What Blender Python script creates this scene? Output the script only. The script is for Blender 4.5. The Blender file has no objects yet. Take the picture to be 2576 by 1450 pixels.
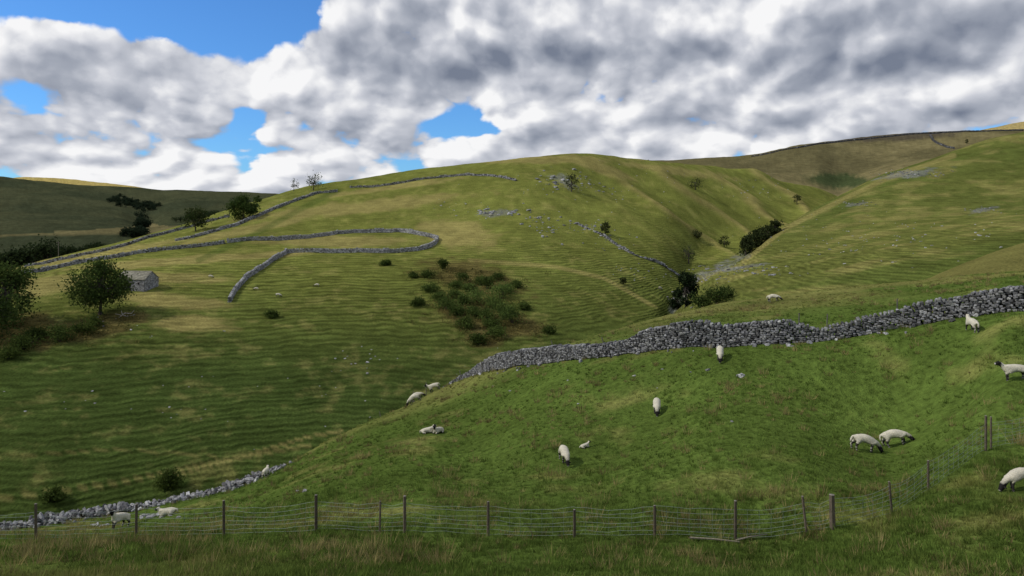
import bpy, math, numpy as np
from mathutils import Vector
R=np.random.RandomState(7)
F_=1789.0; CX=1288.0; HY=560.0
sc=bpy.context.scene
sc.view_settings.view_transform='Standard'; sc.view_settings.look='None'; sc.view_settings.exposure=0
# ---------------- utilities
def pchip(xk,yk,x):
    xk=np.asarray(xk,float); yk=np.asarray(yk,float)
    h=np.diff(xk); d=np.diff(yk)/h; m=np.zeros(len(xk)); m[0]=d[0]; m[-1]=d[-1]
    a=d[:-1]; b=d[1:]; ok=(a*b)>0
    w1=2*h[1:]+h[:-1]; w2=h[1:]+2*h[:-1]
    with np.errstate(all='ignore'):
        mm=(w1+w2)/(w1/a+w2/b)
    m[1:-1]=np.where(ok,mm,0)
    x=np.clip(x,xk[0],xk[-1]); i=np.clip(np.searchsorted(xk,x)-1,0,len(xk)-2)
    t=(x-xk[i])/h[i]; t2=t*t; t3=t2*t
    return (2*t3-3*t2+1)*yk[i]+(t3-2*t2+t)*h[i]*m[i]+(-2*t3+3*t2)*yk[i+1]+(t3-t2)*h[i]*m[i+1]
def hsh(ix,iy,s):
    v=np.sin(ix*127.1+iy*311.7+s*74.7)*43758.5453
    return v-np.floor(v)
def vn(x,y,s=0):
    ix=np.floor(x); iy=np.floor(y); fx=x-ix; fy=y-iy
    fx=fx*fx*(3-2*fx); fy=fy*fy*(3-2*fy)
    return (hsh(ix,iy,s)*(1-fx)+hsh(ix+1,iy,s)*fx)*(1-fy)+(hsh(ix,iy+1,s)*(1-fx)+hsh(ix+1,iy+1,s)*fx)*fy
def fbm(x,y,s=0,o=4):
    r=0; a=.5; t=0
    for k in range(o):
        r=r+a*vn(x,y,s+k*3.1); t+=a; x=x*2.03+5.2; y=y*2.03+1.7; a*=.5
    return r/t
def sst(x,a,b):
    t=np.clip((x-a)/(b-a),0,1); return t*t*(3-2*t)
def make_mesh(name,V,F,col=None,mat=None,smooth=False,extra=None,mi=None):
    me=bpy.data.meshes.new(name); V=np.asarray(V,np.float32); F=np.asarray(F,np.int32)
    k=F.shape[1]; n=len(F)
    me.vertices.add(len(V)); me.vertices.foreach_set('co',V.ravel())
    me.loops.add(n*k); me.loops.foreach_set('vertex_index',F.ravel())
    me.polygons.add(n); me.polygons.foreach_set('loop_start',np.arange(0,n*k,k,dtype=np.int32))
    me.polygons.foreach_set('loop_total',np.full(n,k,np.int32))
    me.polygons.foreach_set('use_smooth',np.full(n,smooth))
    if mi is not None: me.polygons.foreach_set('material_index',np.asarray(mi,np.int32))
    for nm,c in (('Col',col),('Aux',extra)):
        if c is not None:
            c=np.asarray(c,np.float32)
            if c.shape[1]==3: c=np.concatenate([c,np.ones((len(c),1),np.float32)],1)
            at=me.color_attributes.new(nm,'FLOAT_COLOR','POINT'); at.data.foreach_set('color',c.ravel())
    me.update(calc_edges=True)
    ob=bpy.data.objects.new(name,me); sc.collection.objects.link(ob)
    for m in (mat if isinstance(mat,(list,tuple)) else [mat]):
        if m: me.materials.append(m)
    return ob
class Acc:
    def __init__(s): s.V=[];s.F=[];s.C=[];s.M=[];s.n=0
    def add(s,V,F,c,m=0):
        V=np.asarray(V,float);F=np.asarray(F,int); s.V.append(V); s.F.append(F+s.n)
        c=np.asarray(c,float); s.C.append(c if c.ndim==2 else np.tile(c,(len(V),1)))
        s.M.append(np.full(len(F),m)); s.n+=len(V)
    def ob(s,name,mat,smooth=False):
        return make_mesh(name,np.concatenate(s.V),np.concatenate(s.F),np.concatenate(s.C),mat,smooth,mi=np.concatenate(s.M))
def tube(acc,p0,p1,r0,r1,c,m=0,n=5,cap=False):
    p0=np.array(p0,float);p1=np.array(p1,float); d=p1-p0; d/=np.linalg.norm(d)+1e-9
    a=np.cross(d,[0,0,1.] if abs(d[2])<.9 else [1.,0,0]); a/=np.linalg.norm(a); b=np.cross(d,a)
    t=np.arange(n)/n*2*math.pi+.6; ring=np.outer(np.cos(t),a)+np.outer(np.sin(t),b)
    V=np.concatenate([p0+ring*r0,p1+ring*r1]); i=np.arange(n); j=(i+1)%n
    F=np.stack([i,j,j+n,i+n],1)
    acc.add(V,F,c,m)
def boxm(acc,c,s,rz,col,m=0):
    x,y,z=np.array(s)/2; V=np.array([[-x,-y,-z],[x,-y,-z],[x,y,-z],[-x,y,-z],[-x,-y,z],[x,-y,z],[x,y,z],[-x,y,z]])
    ca,sa=math.cos(rz),math.sin(rz); Rm=np.array([[ca,-sa,0],[sa,ca,0],[0,0,1]])
    acc.add(V@Rm.T+np.array(c),[[0,3,2,1],[4,5,6,7],[0,1,5,4],[1,2,6,5],[2,3,7,6],[3,0,4,7]],col,m)
# ---------------- materials
def mat(name,rough=.9,nscale=3,namp=.35,bump=.3,bdist=.05,trans=0,spec=.1):
    m=bpy.data.materials.new(name); m.use_nodes=True; nt=m.node_tree; b=nt.nodes['Principled BSDF']
    b.inputs['Roughness'].default_value=rough; b.inputs['Specular IOR Level'].default_value=spec
    a=nt.nodes.new('ShaderNodeAttribute'); a.attribute_name='Col'
    g=nt.nodes.new('ShaderNodeNewGeometry')
    n=nt.nodes.new('ShaderNodeTexNoise'); n.inputs['Scale'].default_value=nscale; n.inputs['Detail'].default_value=3; n.inputs['Roughness'].default_value=.65
    nt.links.new(g.outputs['Position'],n.inputs['Vector'])
    mr=nt.nodes.new('ShaderNodeMapRange'); mr.inputs[1].default_value=.3; mr.inputs[2].default_value=.7; mr.inputs[3].default_value=1-namp; mr.inputs[4].default_value=1+namp
    nt.links.new(n.outputs['Fac'],mr.inputs[0])
    vm=nt.nodes.new('ShaderNodeVectorMath'); vm.operation='SCALE'
    nt.links.new(a.outputs['Color'],vm.inputs[0]); nt.links.new(mr.outputs[0],vm.inputs['Scale'])
    nt.links.new(vm.outputs[0],b.inputs['Base Color'])
    if bump:
        bp=nt.nodes.new('ShaderNodeBump'); bp.inputs['Strength'].default_value=bump; bp.inputs['Distance'].default_value=bdist
        nt.links.new(n.outputs['Fac'],bp.inputs['Height']); nt.links.new(bp.outputs[0],b.inputs['Normal'])
    if trans:
        df=nt.nodes.new('ShaderNodeBsdfDiffuse'); nt.links.new(vm.outputs[0],df.inputs['Color'])
        t=nt.nodes.new('ShaderNodeBsdfTranslucent'); mx=nt.nodes.new('ShaderNodeMixShader'); mx.inputs[0].default_value=trans
        nt.links.new(vm.outputs[0],t.inputs['Color']); nt.links.new(df.outputs[0],mx.inputs[1]); nt.links.new(t.outputs[0],mx.inputs[2])
        nt.links.new(mx.outputs[0],nt.nodes['Material Output'].inputs[0])
    return m
M_stone=mat('limestone',.9,9,.45,.5,.03)
M_leaf=mat('leaves',.7,2,.3,0,trans=.3)
M_grass=mat('grass_blades',.7,.6,.25,0,trans=.3)
M_bark=mat('bark',.9,6,.3,.5,.05)
M_wood=mat('weathered_wood',.85,12,.3,.4,.02)
M_wire=mat('galvanised_wire',.6,3,.1,0)
M_wool=mat('wool',.95,22,.22,.8,.03,spec=.02)
M_roof=mat('stone_slates',.85,2.5,.25,.5,.05)
# ---------------- terrain layers: strings of (px, py, depth)
def S(*a): return list(a)
LN=[S((-800,1470,15),(1288,1470,15),(3400,1470,15)),
 S((-800,1390,26),(0,1358,25),(340,1355,25),(800,1345,24),(1300,1350,23.5),(1850,1358,23),(2095,1333,23),(2245,1298,23.5),(2335,1240,24.5),(2490,1138,27),(2576,1110,28),(3400,1000,29)),
 S((-800,1420,46),(0,1340,46),(300,1327,45),(600,1283,42),(850,1190,45),(1103,1122,48),(1419,1155,38),(1652,1050,42.5),(1811,1020,40),(2000,1040,38),(2240,1118,35),(2400,1050,34),(2553,957,33),(3400,900,34)),
 S((-800,1400,55),(0,1330,52),(300,1287,55),(600,1232,60),(700,1180,68),(850,1095,72),(1040,1010,76),(1100,980,76),(1200,945,72),(1300,920,66),(1500,897,57),(1700,882,52),(1850,872,50),(2000,862,48),(2150,845,46.5),(2300,822,45),(2450,797,43),(2576,780,41),(3400,700,40)),
 S((-800,1440,75),(0,1400,70),(300,1355,72),(600,1290,75),(700,1217,80),(850,1125,85),(1040,1030,88),(1200,962,86),(1300,922,84),(1440,862,82),(1680,795,85),(1800,767,88),(2000,738,88),(2330,702,85),(2576,682,82),(3400,640,80))]
LF=[S((-800,1330,96),(0,1310,98),(400,1262,105),(640,1212,112),(850,1150,118),(1040,1090,124),(1300,1000,130),(1500,935,140),(1650,832,190),(1700,788,225),(1760,703,268),(1870,646,300),(1970,592,360),(2110,522,480),(2200,540,560),(3400,640,650)),
 S((-800,980,130),(0,960,132),(400,958,135),(850,950,142),(1040,920,148),(1300,875,155),(1500,815,180),(1650,730,230),(1700,700,258),(1760,645,305),(1870,592,350),(1970,552,400),(2110,512,500),(2200,535,590),(3400,640,700)),
 S((-800,800,168),(0,790,168),(270,777,176),(600,765,183),(850,758,190),(1040,745,195),(1300,718,205),(1500,678,230),(1650,620,275),(1760,560,345),(1870,530,395),(1970,515,440),(2110,504,515),(2200,532,605),(3400,640,730)),
 S((-800,700,200),(0,705,205),(300,682,215),(600,640,240),(850,612,262),(1100,600,265),(1300,560,275),(1500,525,310),(1650,495,350),(1760,478,400),(1870,475,445),(1970,482,480),(2110,500,525),(2200,530,615),(3400,640,760)),
 S((-800,720,290),(0,682,300),(60,668,300),(300,612,325),(500,560,345),(640,512,375),(740,484,395),(850,462,405),(1000,438,415),(1200,412,415),(1300,400,412),(1440,388,412),(1530,398,425),(1590,405,440),(1750,412,480),(1900,432,510),(2000,455,525),(2110,494,535),(2200,528,625),(3400,640,800))]
LR=[S((-800,1500,150),(1400,1100,170),(1500,1020,170),(1690,812,180),(1760,785,175),(1870,765,170),(2000,745,165),(2330,705,150),(2576,690,140),(3400,650,135)),
 S((-800,1500,200),(1400,1100,200),(1500,1010,200),(1690,800,215),(1760,740,215),(1870,697,220),(1970,655,240),(2130,610,250),(2230,582,260),(2400,550,270),(2576,520,280),(3400,420,290)),
 S((-800,1500,260),(1400,1090,260),(1500,1000,260),(1690,790,250),(1760,706,262),(1870,648,288),(1970,570,330),(2040,530,370),(2130,490,400),(2230,438,430),(2400,383,450),(2576,340,470),(3400,200,520))]
LS=[S((-800,1600,105),(1900,1000,105),(2200,790,105),(2330,715,105),(2576,690,105),(3400,600,105)),
 S((-800,1600,125),(1900,1000,125),(2200,775,125),(2330,704,125),(2450,652,125),(2576,611,126),(3400,400,130))]
LB=[S((-800,620,640),(1300,520,640),(1500,470,650),(1900,448,680),(2110,492,650),(2200,455,640),(2400,445,650),(2576,440,660),(3400,440,660)),
 S((-800,620,800),(1300,500,800),(1500,450,800),(1900,428,800),(2050,430,780),(2110,455,760),(2200,425,800),(2300,395,830),(2576,362,850),(3400,340,850)),
 S((-800,620,1100),(1300,480,1100),(1500,416,1100),(1590,408,1100),(1760,402,1100),(1890,393,1100),(2000,370,1100),(2150,350,1100),(2330,333,1100),(2576,325,1100),(3400,300,1100))]
LB2=[S((-800,700,1500),(2200,600,1500),(2576,560,1500),(3400,540,1500)),
 S((-800,620,1800),(2200,380,1800),(2300,346,1800),(2420,328,1800),(2500,312,1800),(2576,298,1800),(3400,250,1800))]
LD=[S((-800,700,560),(0,655,560),(240,625,580),(500,600,600),(3400,600,600)),
 S((-800,520,900),(0,525,900),(200,540,880),(300,552,860),(370,580,820),(430,548,880),(550,535,950),(3400,560,950)),
 S((-800,470,1250),(0,480,1250),(250,498,1200),(375,525,1120),(450,500,1200),(3400,530,1250)),
 S((-800,430,1500),(0,445,1500),(60,451,1500),(140,458,1500),(330,470,1500),(500,483,1500),(700,490,1500),(900,500,1500),(3400,520,1500))]
LD2=[S((-800,600,1900),(0,600,1900),(450,600,1900),(3400,600,1900)),
 S((-800,475,2300),(-200,462,2300),(0,447,2300),(60,442,2300),(140,444,2300),(250,455,2300),(330,466,2300),(450,480,2300),(3400,530,2300))]
uc=np.concatenate([np.linspace(-1.3,-.84,40)[:-1],np.linspace(-.84,.84,980),np.linspace(.84,1.3,40)[1:]])
dr=np.concatenate([np.exp(np.linspace(math.log(.8),math.log(13),30))[:-1],np.exp(np.linspace(math.log(13),math.log(110),270))[:-1],np.exp(np.linspace(math.log(110),math.log(620),300))[:-1],np.exp(np.linspace(math.log(620),math.log(7000),100))])
pxc=CX+F_*uc; NC=len(uc); NR=len(dr)
def layer(strs,pre,post):
    K=[]
    for s in strs:
        a=np.array(s,float); py=pchip(a[:,0],a[:,1],pxc); d=pchip(a[:,0],a[:,2],pxc); K.append((d,(HY-py)/F_*d))
    K=pre(K)+K+post(K)
    D=np.array([k[0] for k in K]); Z=np.array([k[1] for k in K])
    for i in range(1,len(D)): D[i]=np.maximum(D[i],D[i-1]+1.5)
    out=np.zeros((NC,NR))
    for c in range(NC): out[c]=pchip(D[:,c],Z[:,c],dr)
    return out
one=np.ones(NC)
def preH(K): d,z=K[0]; return [(one*.5,one*-220),(d*.6,z-60),(d*.85,z-.12*d-2)]
def postH(f1,g1,f2,g2):
    return lambda K:[(K[-1][0]*f1,K[-1][1]-g1*K[-1][0]),(K[-1][0]*f2,K[-1][1]-g2*K[-1][0]),(one*7600,one*-400)]
LZ=[layer(LN,lambda K:[(one*.5,one*-1.62),(one*2.5,one*-1.75),(one*8,one*-4.4)],lambda K:[(K[-1][0]+40,K[-1][1]-18),(K[-1][0]+90,K[-1][1]-60),(one*7600,one*-400)]),
 layer(LF,preH,postH(1.25,.07,2.0,.33)),layer(LR,preH,postH(1.25,.10,1.7,.4)),layer(LS,preH,postH(1.2,.12,1.8,.5)),
 layer(LB,preH,postH(1.2,.03,1.6,.12)),layer(LB2,preH,postH(1.2,.02,1.6,.06)),layer(LD,preH,postH(1.2,.02,1.6,.06)),layer(LD2,preH,postH(1.2,.02,1.6,.06)),
 np.full((NC,NR),-90.)]
LZ=np.array(LZ)
X=uc[:,None]*dr[None,:]; Y=np.tile(dr,(NC,1))
pxv=np.tile(pxc[:,None],(1,NR)); pyv=HY-F_*LZ[1]/Y
w=pxv-1.45*(pyv-400)+45*(fbm(X/60,Y/60,3)-.5)*2
rib=np.abs(np.sin(math.pi*(w-1500)/118.))**.8
win=sst(w,1340,1500)*sst(pyv,398,450)*(1-sst(pyv,600,700))*(1-sst(pxv,2020,2110))*sst(Y,180,240)*(.55+.9*fbm(X/45,Y/45,81))
LZ[1]+=win*(rib-.6)*-4.6
lay=np.argmax(LZ,0); Z=LZ.max(0)
so=np.sort(LZ,0); gap=so[-1]-so[-2]; kk=np.clip(.012*Y,.3,6); Z=Z+np.where(gap<kk,(kk-gap)**2/(4*kk),0)
for it in range(3):
    Zp=Z.copy(); Zp[2:-2]=(Z[:-4]+2*Z[1:-3]+3*Z[2:-2]+2*Z[3:-1]+Z[4:])/9; Z=Zp.copy()
    Zp[:,1:-1]=(Z[:,:-2]+2*Z[:,1:-1]+Z[:,2:])/4; Z=Zp
Z+= (fbm(X/14,Y/14,11)-.5)*.9*sst(Y,14,40)+(fbm(X/3,Y/3,5)-.5)*.28*sst(Y,8,20)+(fbm(X/60,Y/60,21)-.5)*5*sst(Y,130,300)+(fbm(X/300,Y/300,2)-.5)*14*sst(Y,600,1000)
lnd=np.log(dr)
def gz(x,y):
    x=np.atleast_1d(np.asarray(x,float)); y=np.atleast_1d(np.asarray(y,float)); u=x/y
    ci=np.clip(np.interp(u,uc,np.arange(NC)),0,NC-1.001); ri=np.clip(np.interp(np.log(np.maximum(y,.8)),lnd,np.arange(NR)),0,NR-1.001)
    i=ci.astype(int);j=ri.astype(int);a=ci-i;b=ri-j
    return Z[i,j]*(1-a)*(1-b)+Z[i+1,j]*a*(1-b)+Z[i,j+1]*(1-a)*b+Z[i+1,j+1]*a*b
def hit(px,py,dmin=14,dmax=3000):
    u=(px-CX)/F_; dd=np.exp(np.arange(math.log(dmin),math.log(dmax),.0025)); z=gz(u*dd,dd); p=HY-F_*z/dd
    k=np.argmax(p<=py)
    if p[k]>py: k=np.argmin(p)
    return np.array([u*dd[k],dd[k],z[k]])
# ground colours (vegetation albedo; left hill and lower far slope carry painted cloud shade)
PY=HY-F_*Z/Y; PX=pxv
n1=fbm(X/25,Y/25,31); n2=fbm(X/7,Y/7,41); n3=fbm(X/120,Y/120,51); n4=fbm(X/2.2,Y/2.2,61,3)
def C(*a): return np.array(a,float)
cn=C(.088,.130,.025); cf=C(.050,.073,.017); chi=C(.162,.174,.038); dry_and_lit=C(.31,.25,.09); brk=C(.115,.085,.032); rock=C(.19,.19,.18); moor_shade=C(.040,.047,.024)
def mixc(A,B,f): return A*(1-f[...,None])+B*f[...,None]
T=lambda c: np.tile(c,(NC,NR,1))
col=T(cn)
isN=(lay==0);isF=(lay==1);isR=(lay==2)
f=mixc(T(cf),chi,sst(PY+120*(n3-.5)+60*(n1-.5),980,570)*.92)  # dark lower tone stands in for cloud shade on the far slope
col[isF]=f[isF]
rr=mixc(T(C(.090,.112,.025)),C(.122,.134,.032),sst(n3,.35,.65)); col[isR]=rr[isR]
col[lay==3]=C(.15,.14,.042)
bb=mixc(T(C(.115,.100,.045)),C(.175,.148,.066),sst(n3+.4*(n1-.5),.35,.7)); col[lay==4]=bb[lay==4]
col[lay==5]=C(.36,.28,.11)
dd_=mixc(T(moor_shade),C(.058,.062,.030),sst(n3+.3*(n1-.5),.35,.7)); col[lay==6]=dd_[lay==6]  # left hill colour darkened to stand for cloud shadow
col[lay==7]=C(.40,.31,.10); col[lay==8]=moor_shade
def ell(px,py,rx,ry,rot=0,msk=None,nz=.9):
    a=math.radians(rot); dx=PX-px; dy=PY-py; x=(dx*math.cos(a)+dy*math.sin(a))/rx; y=(-dx*math.sin(a)+dy*math.cos(a))/ry
    r=np.sqrt(x*x+y*y)+(n2-.5)*nz+(n4-.5)*nz*.5; r=1-sst(r,.6,1.1); return r*(msk if msk is not None else 1)
def line(pts,wd,msk):
    o=np.zeros_like(Z)
    for (x0,y0),(x1,y1) in zip(pts[:-1],pts[1:]):
        t=np.clip(((PX-x0)*(x1-x0)+(PY-y0)*(y1-y0))/((x1-x0)**2+(y1-y0)**2),0,1)
        o=np.maximum(o,1-sst(np.hypot(PX-x0-t*(x1-x0),PY-y0-t*(y1-y0)),wd*.4,wd))
    return o*msk
dm=np.zeros_like(Z)
for e in [(860,608,230,16,0),(900,522,330,18,-6),(250,640,260,14,-9),(480,655,380,12,-4),(110,720,120,30,-8),(420,700,160,18,0),(1150,590,110,40,10),(1350,402,260,12,0),(430,760,160,22,5),(1000,470,200,8,-8),(480,815,120,25,0),(640,575,240,12,-12),(1500,420,120,14,20),(1700,430,160,12,8)]:
    dm=np.maximum(dm,ell(*e,msk=isF)*.62)
dm=np.maximum(dm,isF*np.clip(win,0,1)*sst(rib,.55,.1)*.6)
dm=np.maximum(dm,line([(1180,655),(1400,672),(1520,700),(1600,745),(1650,775)],7,isF)*.5*sst(n1,.3,.5))  # pale line painted along the spur where the ridge catches light
dm=np.maximum(dm,line([(0,1255),(300,1215),(500,1170),(780,1120)],6,isF)*.4)
dm=np.maximum(dm,line([(430,1200),(640,1140),(780,1098),(860,1085)],5,isF)*.5)
dm=np.maximum(dm,line([(0,1150),(300,1130),(560,1150)],4,isF)*.3)
dm=np.maximum(dm,isN*(1-sst(Y,15,22))*(1-sst(PX,500,1000))*sst(n2,.4,.65)*.3)
dm=np.maximum(dm,isN*sst(Y,58,78)*.42*sst(n2,.2,.6))
dm=np.maximum(dm,isN*sst(n2*.6+n4*.4,.56,.72)*.33)
dm=np.maximum(dm,isR*sst(n2*.5+n1*.5,.5,.68)*.35)
dm=np.maximum(dm,isF*sst(n2*.5+n4*.5,.54,.74)*.25)
dm=np.maximum(dm,line([(1870,660),(1970,578),(2130,497),(2230,450),(2400,392)],9,isR)*.5)
col=mixc(col,dry_and_lit,dm)
bm=np.zeros_like(Z)
for e in [(1190,700,150,45,12),(1180,780,110,60,20),(1280,820,110,35,0),(1220,850,60,30,0),(60,830,150,50,0),(230,830,120,35,-10),(330,800,60,18,0)]:
    bm=np.maximum(bm,ell(*e,msk=isF)*.75)
col=mixc(col,brk,bm)
hm=ell(2110,455,90,22,4,(lay==4)|isF,.5); col=mixc(col,C(.040,.060,.022),hm*.9)
lm=np.maximum(ell(2250,345,190,11,-3,(lay==4),.4),0); col=mixc(col,C(.068,.056,.040),lm*.85)
rm=np.zeros_like(Z)
for e in [(1415,458,38,16,30,isF),(1250,537,45,8,-8,isF),(2290,438,90,8,-8,isR),(2160,514,40,4,-5,isR),(2470,530,40,6,-10,isR),(1850,676,65,5,-8,isR),(1730,760,40,20,-50,isF)]:
    rm=np.maximum(rm,ell(*e,nz=1.9)*.55)
valley=line([(1690,782),(1750,700),(1880,640)],14,isF|isR)*.6
rm=np.maximum(rm,valley*sst(n4,.35,.55))
col=mixc(col,rock,rm)
col*= (0.80+.4*n1)[...,None]*(0.82+.36*n4)[...,None]
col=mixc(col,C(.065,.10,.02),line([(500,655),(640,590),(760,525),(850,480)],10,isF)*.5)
col*=(1-.15*isN*(1-sst(Y+3*(n2-.5),20,27)))[...,None]
terr=np.zeros_like(Z)
terr[isF]=1; terr*=(.38+.62*sst(PY,520,720))*(1-dm*.4); terr[isR]=.75; terr*= (.45+1.1*fbm(X/30,Y/30,91))
th=np.arctan(uc); tb=np.linspace(th[-1],2*math.pi+th[0],42)[1:-1]
f0=1/math.cos(th[-1]); 
Vb=[];Cb=[];Ab=[]
for t in tb:
    k=(t-th[-1])/(2*math.pi+th[0]-th[-1]); r=dr*f0; zf=Z[-1]*(1-k)+Z[0]*k
    bl=math.sin(math.pi*k)**.5; z=zf*(1-bl)+bl*(-1.7+.16*np.minimum(r,900)*sst(r,0,10))
    Vb.append(np.stack([r*math.sin(t),r*math.cos(t),z],1)); Cb.append(np.tile(cn,(NR,1))); Ab.append(np.zeros((NR,3)))
V=np.concatenate([np.stack([X,Y,Z],2),np.array(Vb)]).reshape(-1,3)
Cc=np.concatenate([col,np.array(Cb)]).reshape(-1,3)
Ax=np.concatenate([np.stack([terr,rm,isN*1.],2),np.array(Ab)]).reshape(-1,3)
NT=NC+len(tb); ii,jj=np.meshgrid(np.arange(NT),np.arange(NR-1),indexing='ij'); i2=(ii+1)%NT
Fq=np.stack([ii*NR+jj,i2*NR+jj,i2*NR+jj+1,ii*NR+jj+1],2).reshape(-1,4)
mt=bpy.data.materials.new('pasture'); mt.use_nodes=True; nt=mt.node_tree; nt.nodes.remove(nt.nodes['Principled BSDF']); bs=nt.nodes.new('ShaderNodeBsdfDiffuse'); nt.links.new(bs.outputs[0],nt.nodes['Material Output'].inputs[0])
def MM(nt,op,*a,clamp=False):
    n=nt.nodes.new('ShaderNodeMath'); n.operation=op; n.use_clamp=clamp
    for i,v in enumerate(a):
        if isinstance(v,(int,float)): n.inputs[i].default_value=v
        else: nt.links.new(v,n.inputs[i])
    return n.outputs[0]
def NZ(nt,vec,scale,detail=4,rough=.6,dist=0,dim='3D',out='Fac'):
    n=nt.nodes.new('ShaderNodeTexNoise'); n.noise_dimensions=dim; n.inputs['Scale'].default_value=scale; n.inputs['Detail'].default_value=detail; n.inputs['Roughness'].default_value=rough; n.inputs['Distortion'].default_value=dist
    nt.links.new(vec,n.inputs['Vector']); return n.outputs[out]
g=nt.nodes.new('ShaderNodeNewGeometry').outputs['Position']
sp=nt.nodes.new('ShaderNodeSeparateXYZ'); nt.links.new(g,sp.inputs[0])
ac=nt.nodes.new('ShaderNodeAttribute'); ac.attribute_name='Col'
aa=nt.nodes.new('ShaderNodeAttribute'); aa.attribute_name='Aux'; sa=nt.nodes.new('ShaderNodeSeparateColor'); nt.links.new(aa.outputs['Color'],sa.inputs[0])
a1=NZ(nt,g,.035,1,dim='2D'); a2=NZ(nt,g,.22,2,.5,dim='2D'); a3=NZ(nt,g,2.2,4,.72,dim='2D'); a4=NZ(nt,g,.12,4,.6,dim='2D')
ph=MM(nt,'ADD',MM(nt,'MULTIPLY',sp.outputs[2],1/.56),MM(nt,'ADD',MM(nt,'MULTIPLY',a1,3.),MM(nt,'MULTIPLY',a2,1.1)))
wv=MM(nt,'SINE',MM(nt,'MULTIPLY',ph,2*math.pi))
ph2=MM(nt,'ADD',MM(nt,'MULTIPLY',sp.outputs[2],1/.95),MM(nt,'ADD',MM(nt,'MULTIPLY',a1,-2.),MM(nt,'MULTIPLY',a2,1.3)))
wv2=MM(nt,'SINE',MM(nt,'MULTIPLY',ph2,2*math.pi))
wv=MM(nt,'ADD',MM(nt,'MULTIPLY',wv,.7),MM(nt,'MULTIPLY',wv2,.4))
wv=MM(nt,'MULTIPLY',wv,sa.outputs[0])
k1=MM(nt,'MULTIPLY_ADD',wv,.27,1.0)
k2=MM(nt,'MULTIPLY_ADD',MM(nt,'SUBTRACT',a3,.5),1.7,1.0)
k3=MM(nt,'MULTIPLY_ADD',MM(nt,'SUBTRACT',a4,.5),.9,1.0)
kk_=MM(nt,'MULTIPLY',MM(nt,'MULTIPLY',k1,k2),k3)
vm=nt.nodes.new('ShaderNodeVectorMath'); vm.operation='SCALE'; nt.links.new(ac.outputs['Color'],vm.inputs[0]); nt.links.new(kk_,vm.inputs['Scale']); nt.links.new(vm.outputs[0],bs.inputs['Color'])
hgt=MM(nt,'ADD',MM(nt,'MULTIPLY',wv,.34),MM(nt,'ADD',MM(nt,'MULTIPLY',a3,.55),MM(nt,'MULTIPLY',a4,.7)))
bp=nt.nodes.new('ShaderNodeBump'); bp.inputs['Strength'].default_value=.8; bp.inputs['Distance'].default_value=.7; nt.links.new(hgt,bp.inputs['Height']); nt.links.new(bp.outputs[0],bs.inputs['Normal'])
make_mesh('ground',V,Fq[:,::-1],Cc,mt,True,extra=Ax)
def gcol(x,y):
    ci=np.clip(np.round(np.interp(x/y,uc,np.arange(NC))).astype(int),0,NC-1); ri=np.clip(np.round(np.interp(np.log(y),lnd,np.arange(NR))).astype(int),0,NR-1)
    return col[ci,ri]
SHEEP=[(1947,760,'graze',-20,1.1),(2446,836,'stand',85,.95),(2556,958,'stand',165,.92),(1811,905,'graze',-105,1.05),(1652,1038,'graze',-100,1.05),(2172,1136,'graze',-5,1.0),(2256,1124,'graze',-12,1.0),(2570,1232,'graze',-175,.85),(1419,1164,'graze',-80,1.05),(1471,1128,'lie',20,.5),(1076,1090,'lie',0,.9),(1103,1090,'lie',-120,.95),(1046,1014,'graze',190,1.1),(1052,1001,'graze',10,1.1),(1096,985,'stand',180,1.1),(668,1204,'stand',95,.95),(298,1330,'stand',-110,1.15),(425,1297,'lie',175,1.1)]
SP=[hit(s[0],s[1],22,120) for s in SHEEP]
# ---------------- grass
def grass(name,nt_,nb,d0,d1,h0,h1,wd,dryf,seed,umin=-.85,umax=.85):
    r=np.random.RandomState(seed)
    u=r.uniform(umin,umax,nt_); d=np.exp(r.uniform(math.log(d0),math.log(d1),nt_)); x=u*d;y=d
    dens=fbm(x/4,y/4,77); keep=r.rand(nt_)<sst(dens,.25,.6)+.15
    for p in SP: keep&=((x-p[0])**2+((y-p[1]+.5)*.6)**2)>.85**2
    x=x[keep];y=y[keep];n=len(x)
    hh=r.uniform(h0,h1,n)*(.6+.8*fbm(x/2,y/2,9)); isd=r.rand(n)<dryf*(.4+2.2*sst(fbm(x/5,y/5,13),.48,.7))
    gc=gcol(x,y); gc=np.where(isd[:,None],C(.30,.25,.10)*.8,gc*1.3)*r.uniform(.65,1.45,(n,1)); hh=np.where(isd,hh*1.5,hh)
    a=r.uniform(0,2*math.pi,(n,nb)); rad=r.uniform(0,.5,(n,nb))*hh[:,None]*1.2+.02
    bx=x[:,None]+np.cos(a)*rad; by=y[:,None]+np.sin(a)*rad; bz=gz(x,y)[:,None]+0*bx-.02
    H=hh[:,None]*r.uniform(.5,1.1,(n,nb)); lean=r.uniform(.1,.8,(n,nb))*H
    tx=bx+np.cos(a)*lean; ty=by+np.sin(a)*lean; tz=bz+H
    q=r.uniform(0,2*math.pi,(n,nb)); W=wd*r.uniform(.6,1.3,(n,nb))*np.maximum(1,y[:,None]/28)
    P=np.stack([np.stack([bx-np.cos(q)*W,by-np.sin(q)*W,bz],2),np.stack([bx+np.cos(q)*W,by+np.sin(q)*W,bz],2),np.stack([tx,ty,tz],2)],2).reshape(-1,3)
    cc=np.repeat(gc,nb*3,0)*np.repeat(r.uniform(.8,1.2,(n*nb,1)),3,0)
    make_mesh(name,P,np.arange(len(P)).reshape(-1,3),cc,M_grass)
grass('grass',42000,14,13,92,.06,.18,.012,.06,1)
grass('tall_grass',3000,26,18,80,.20,.36,.010,.42,2)
grass('tussock_grass',6000,24,14,27,.10,.22,.011,.05,5)
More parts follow.
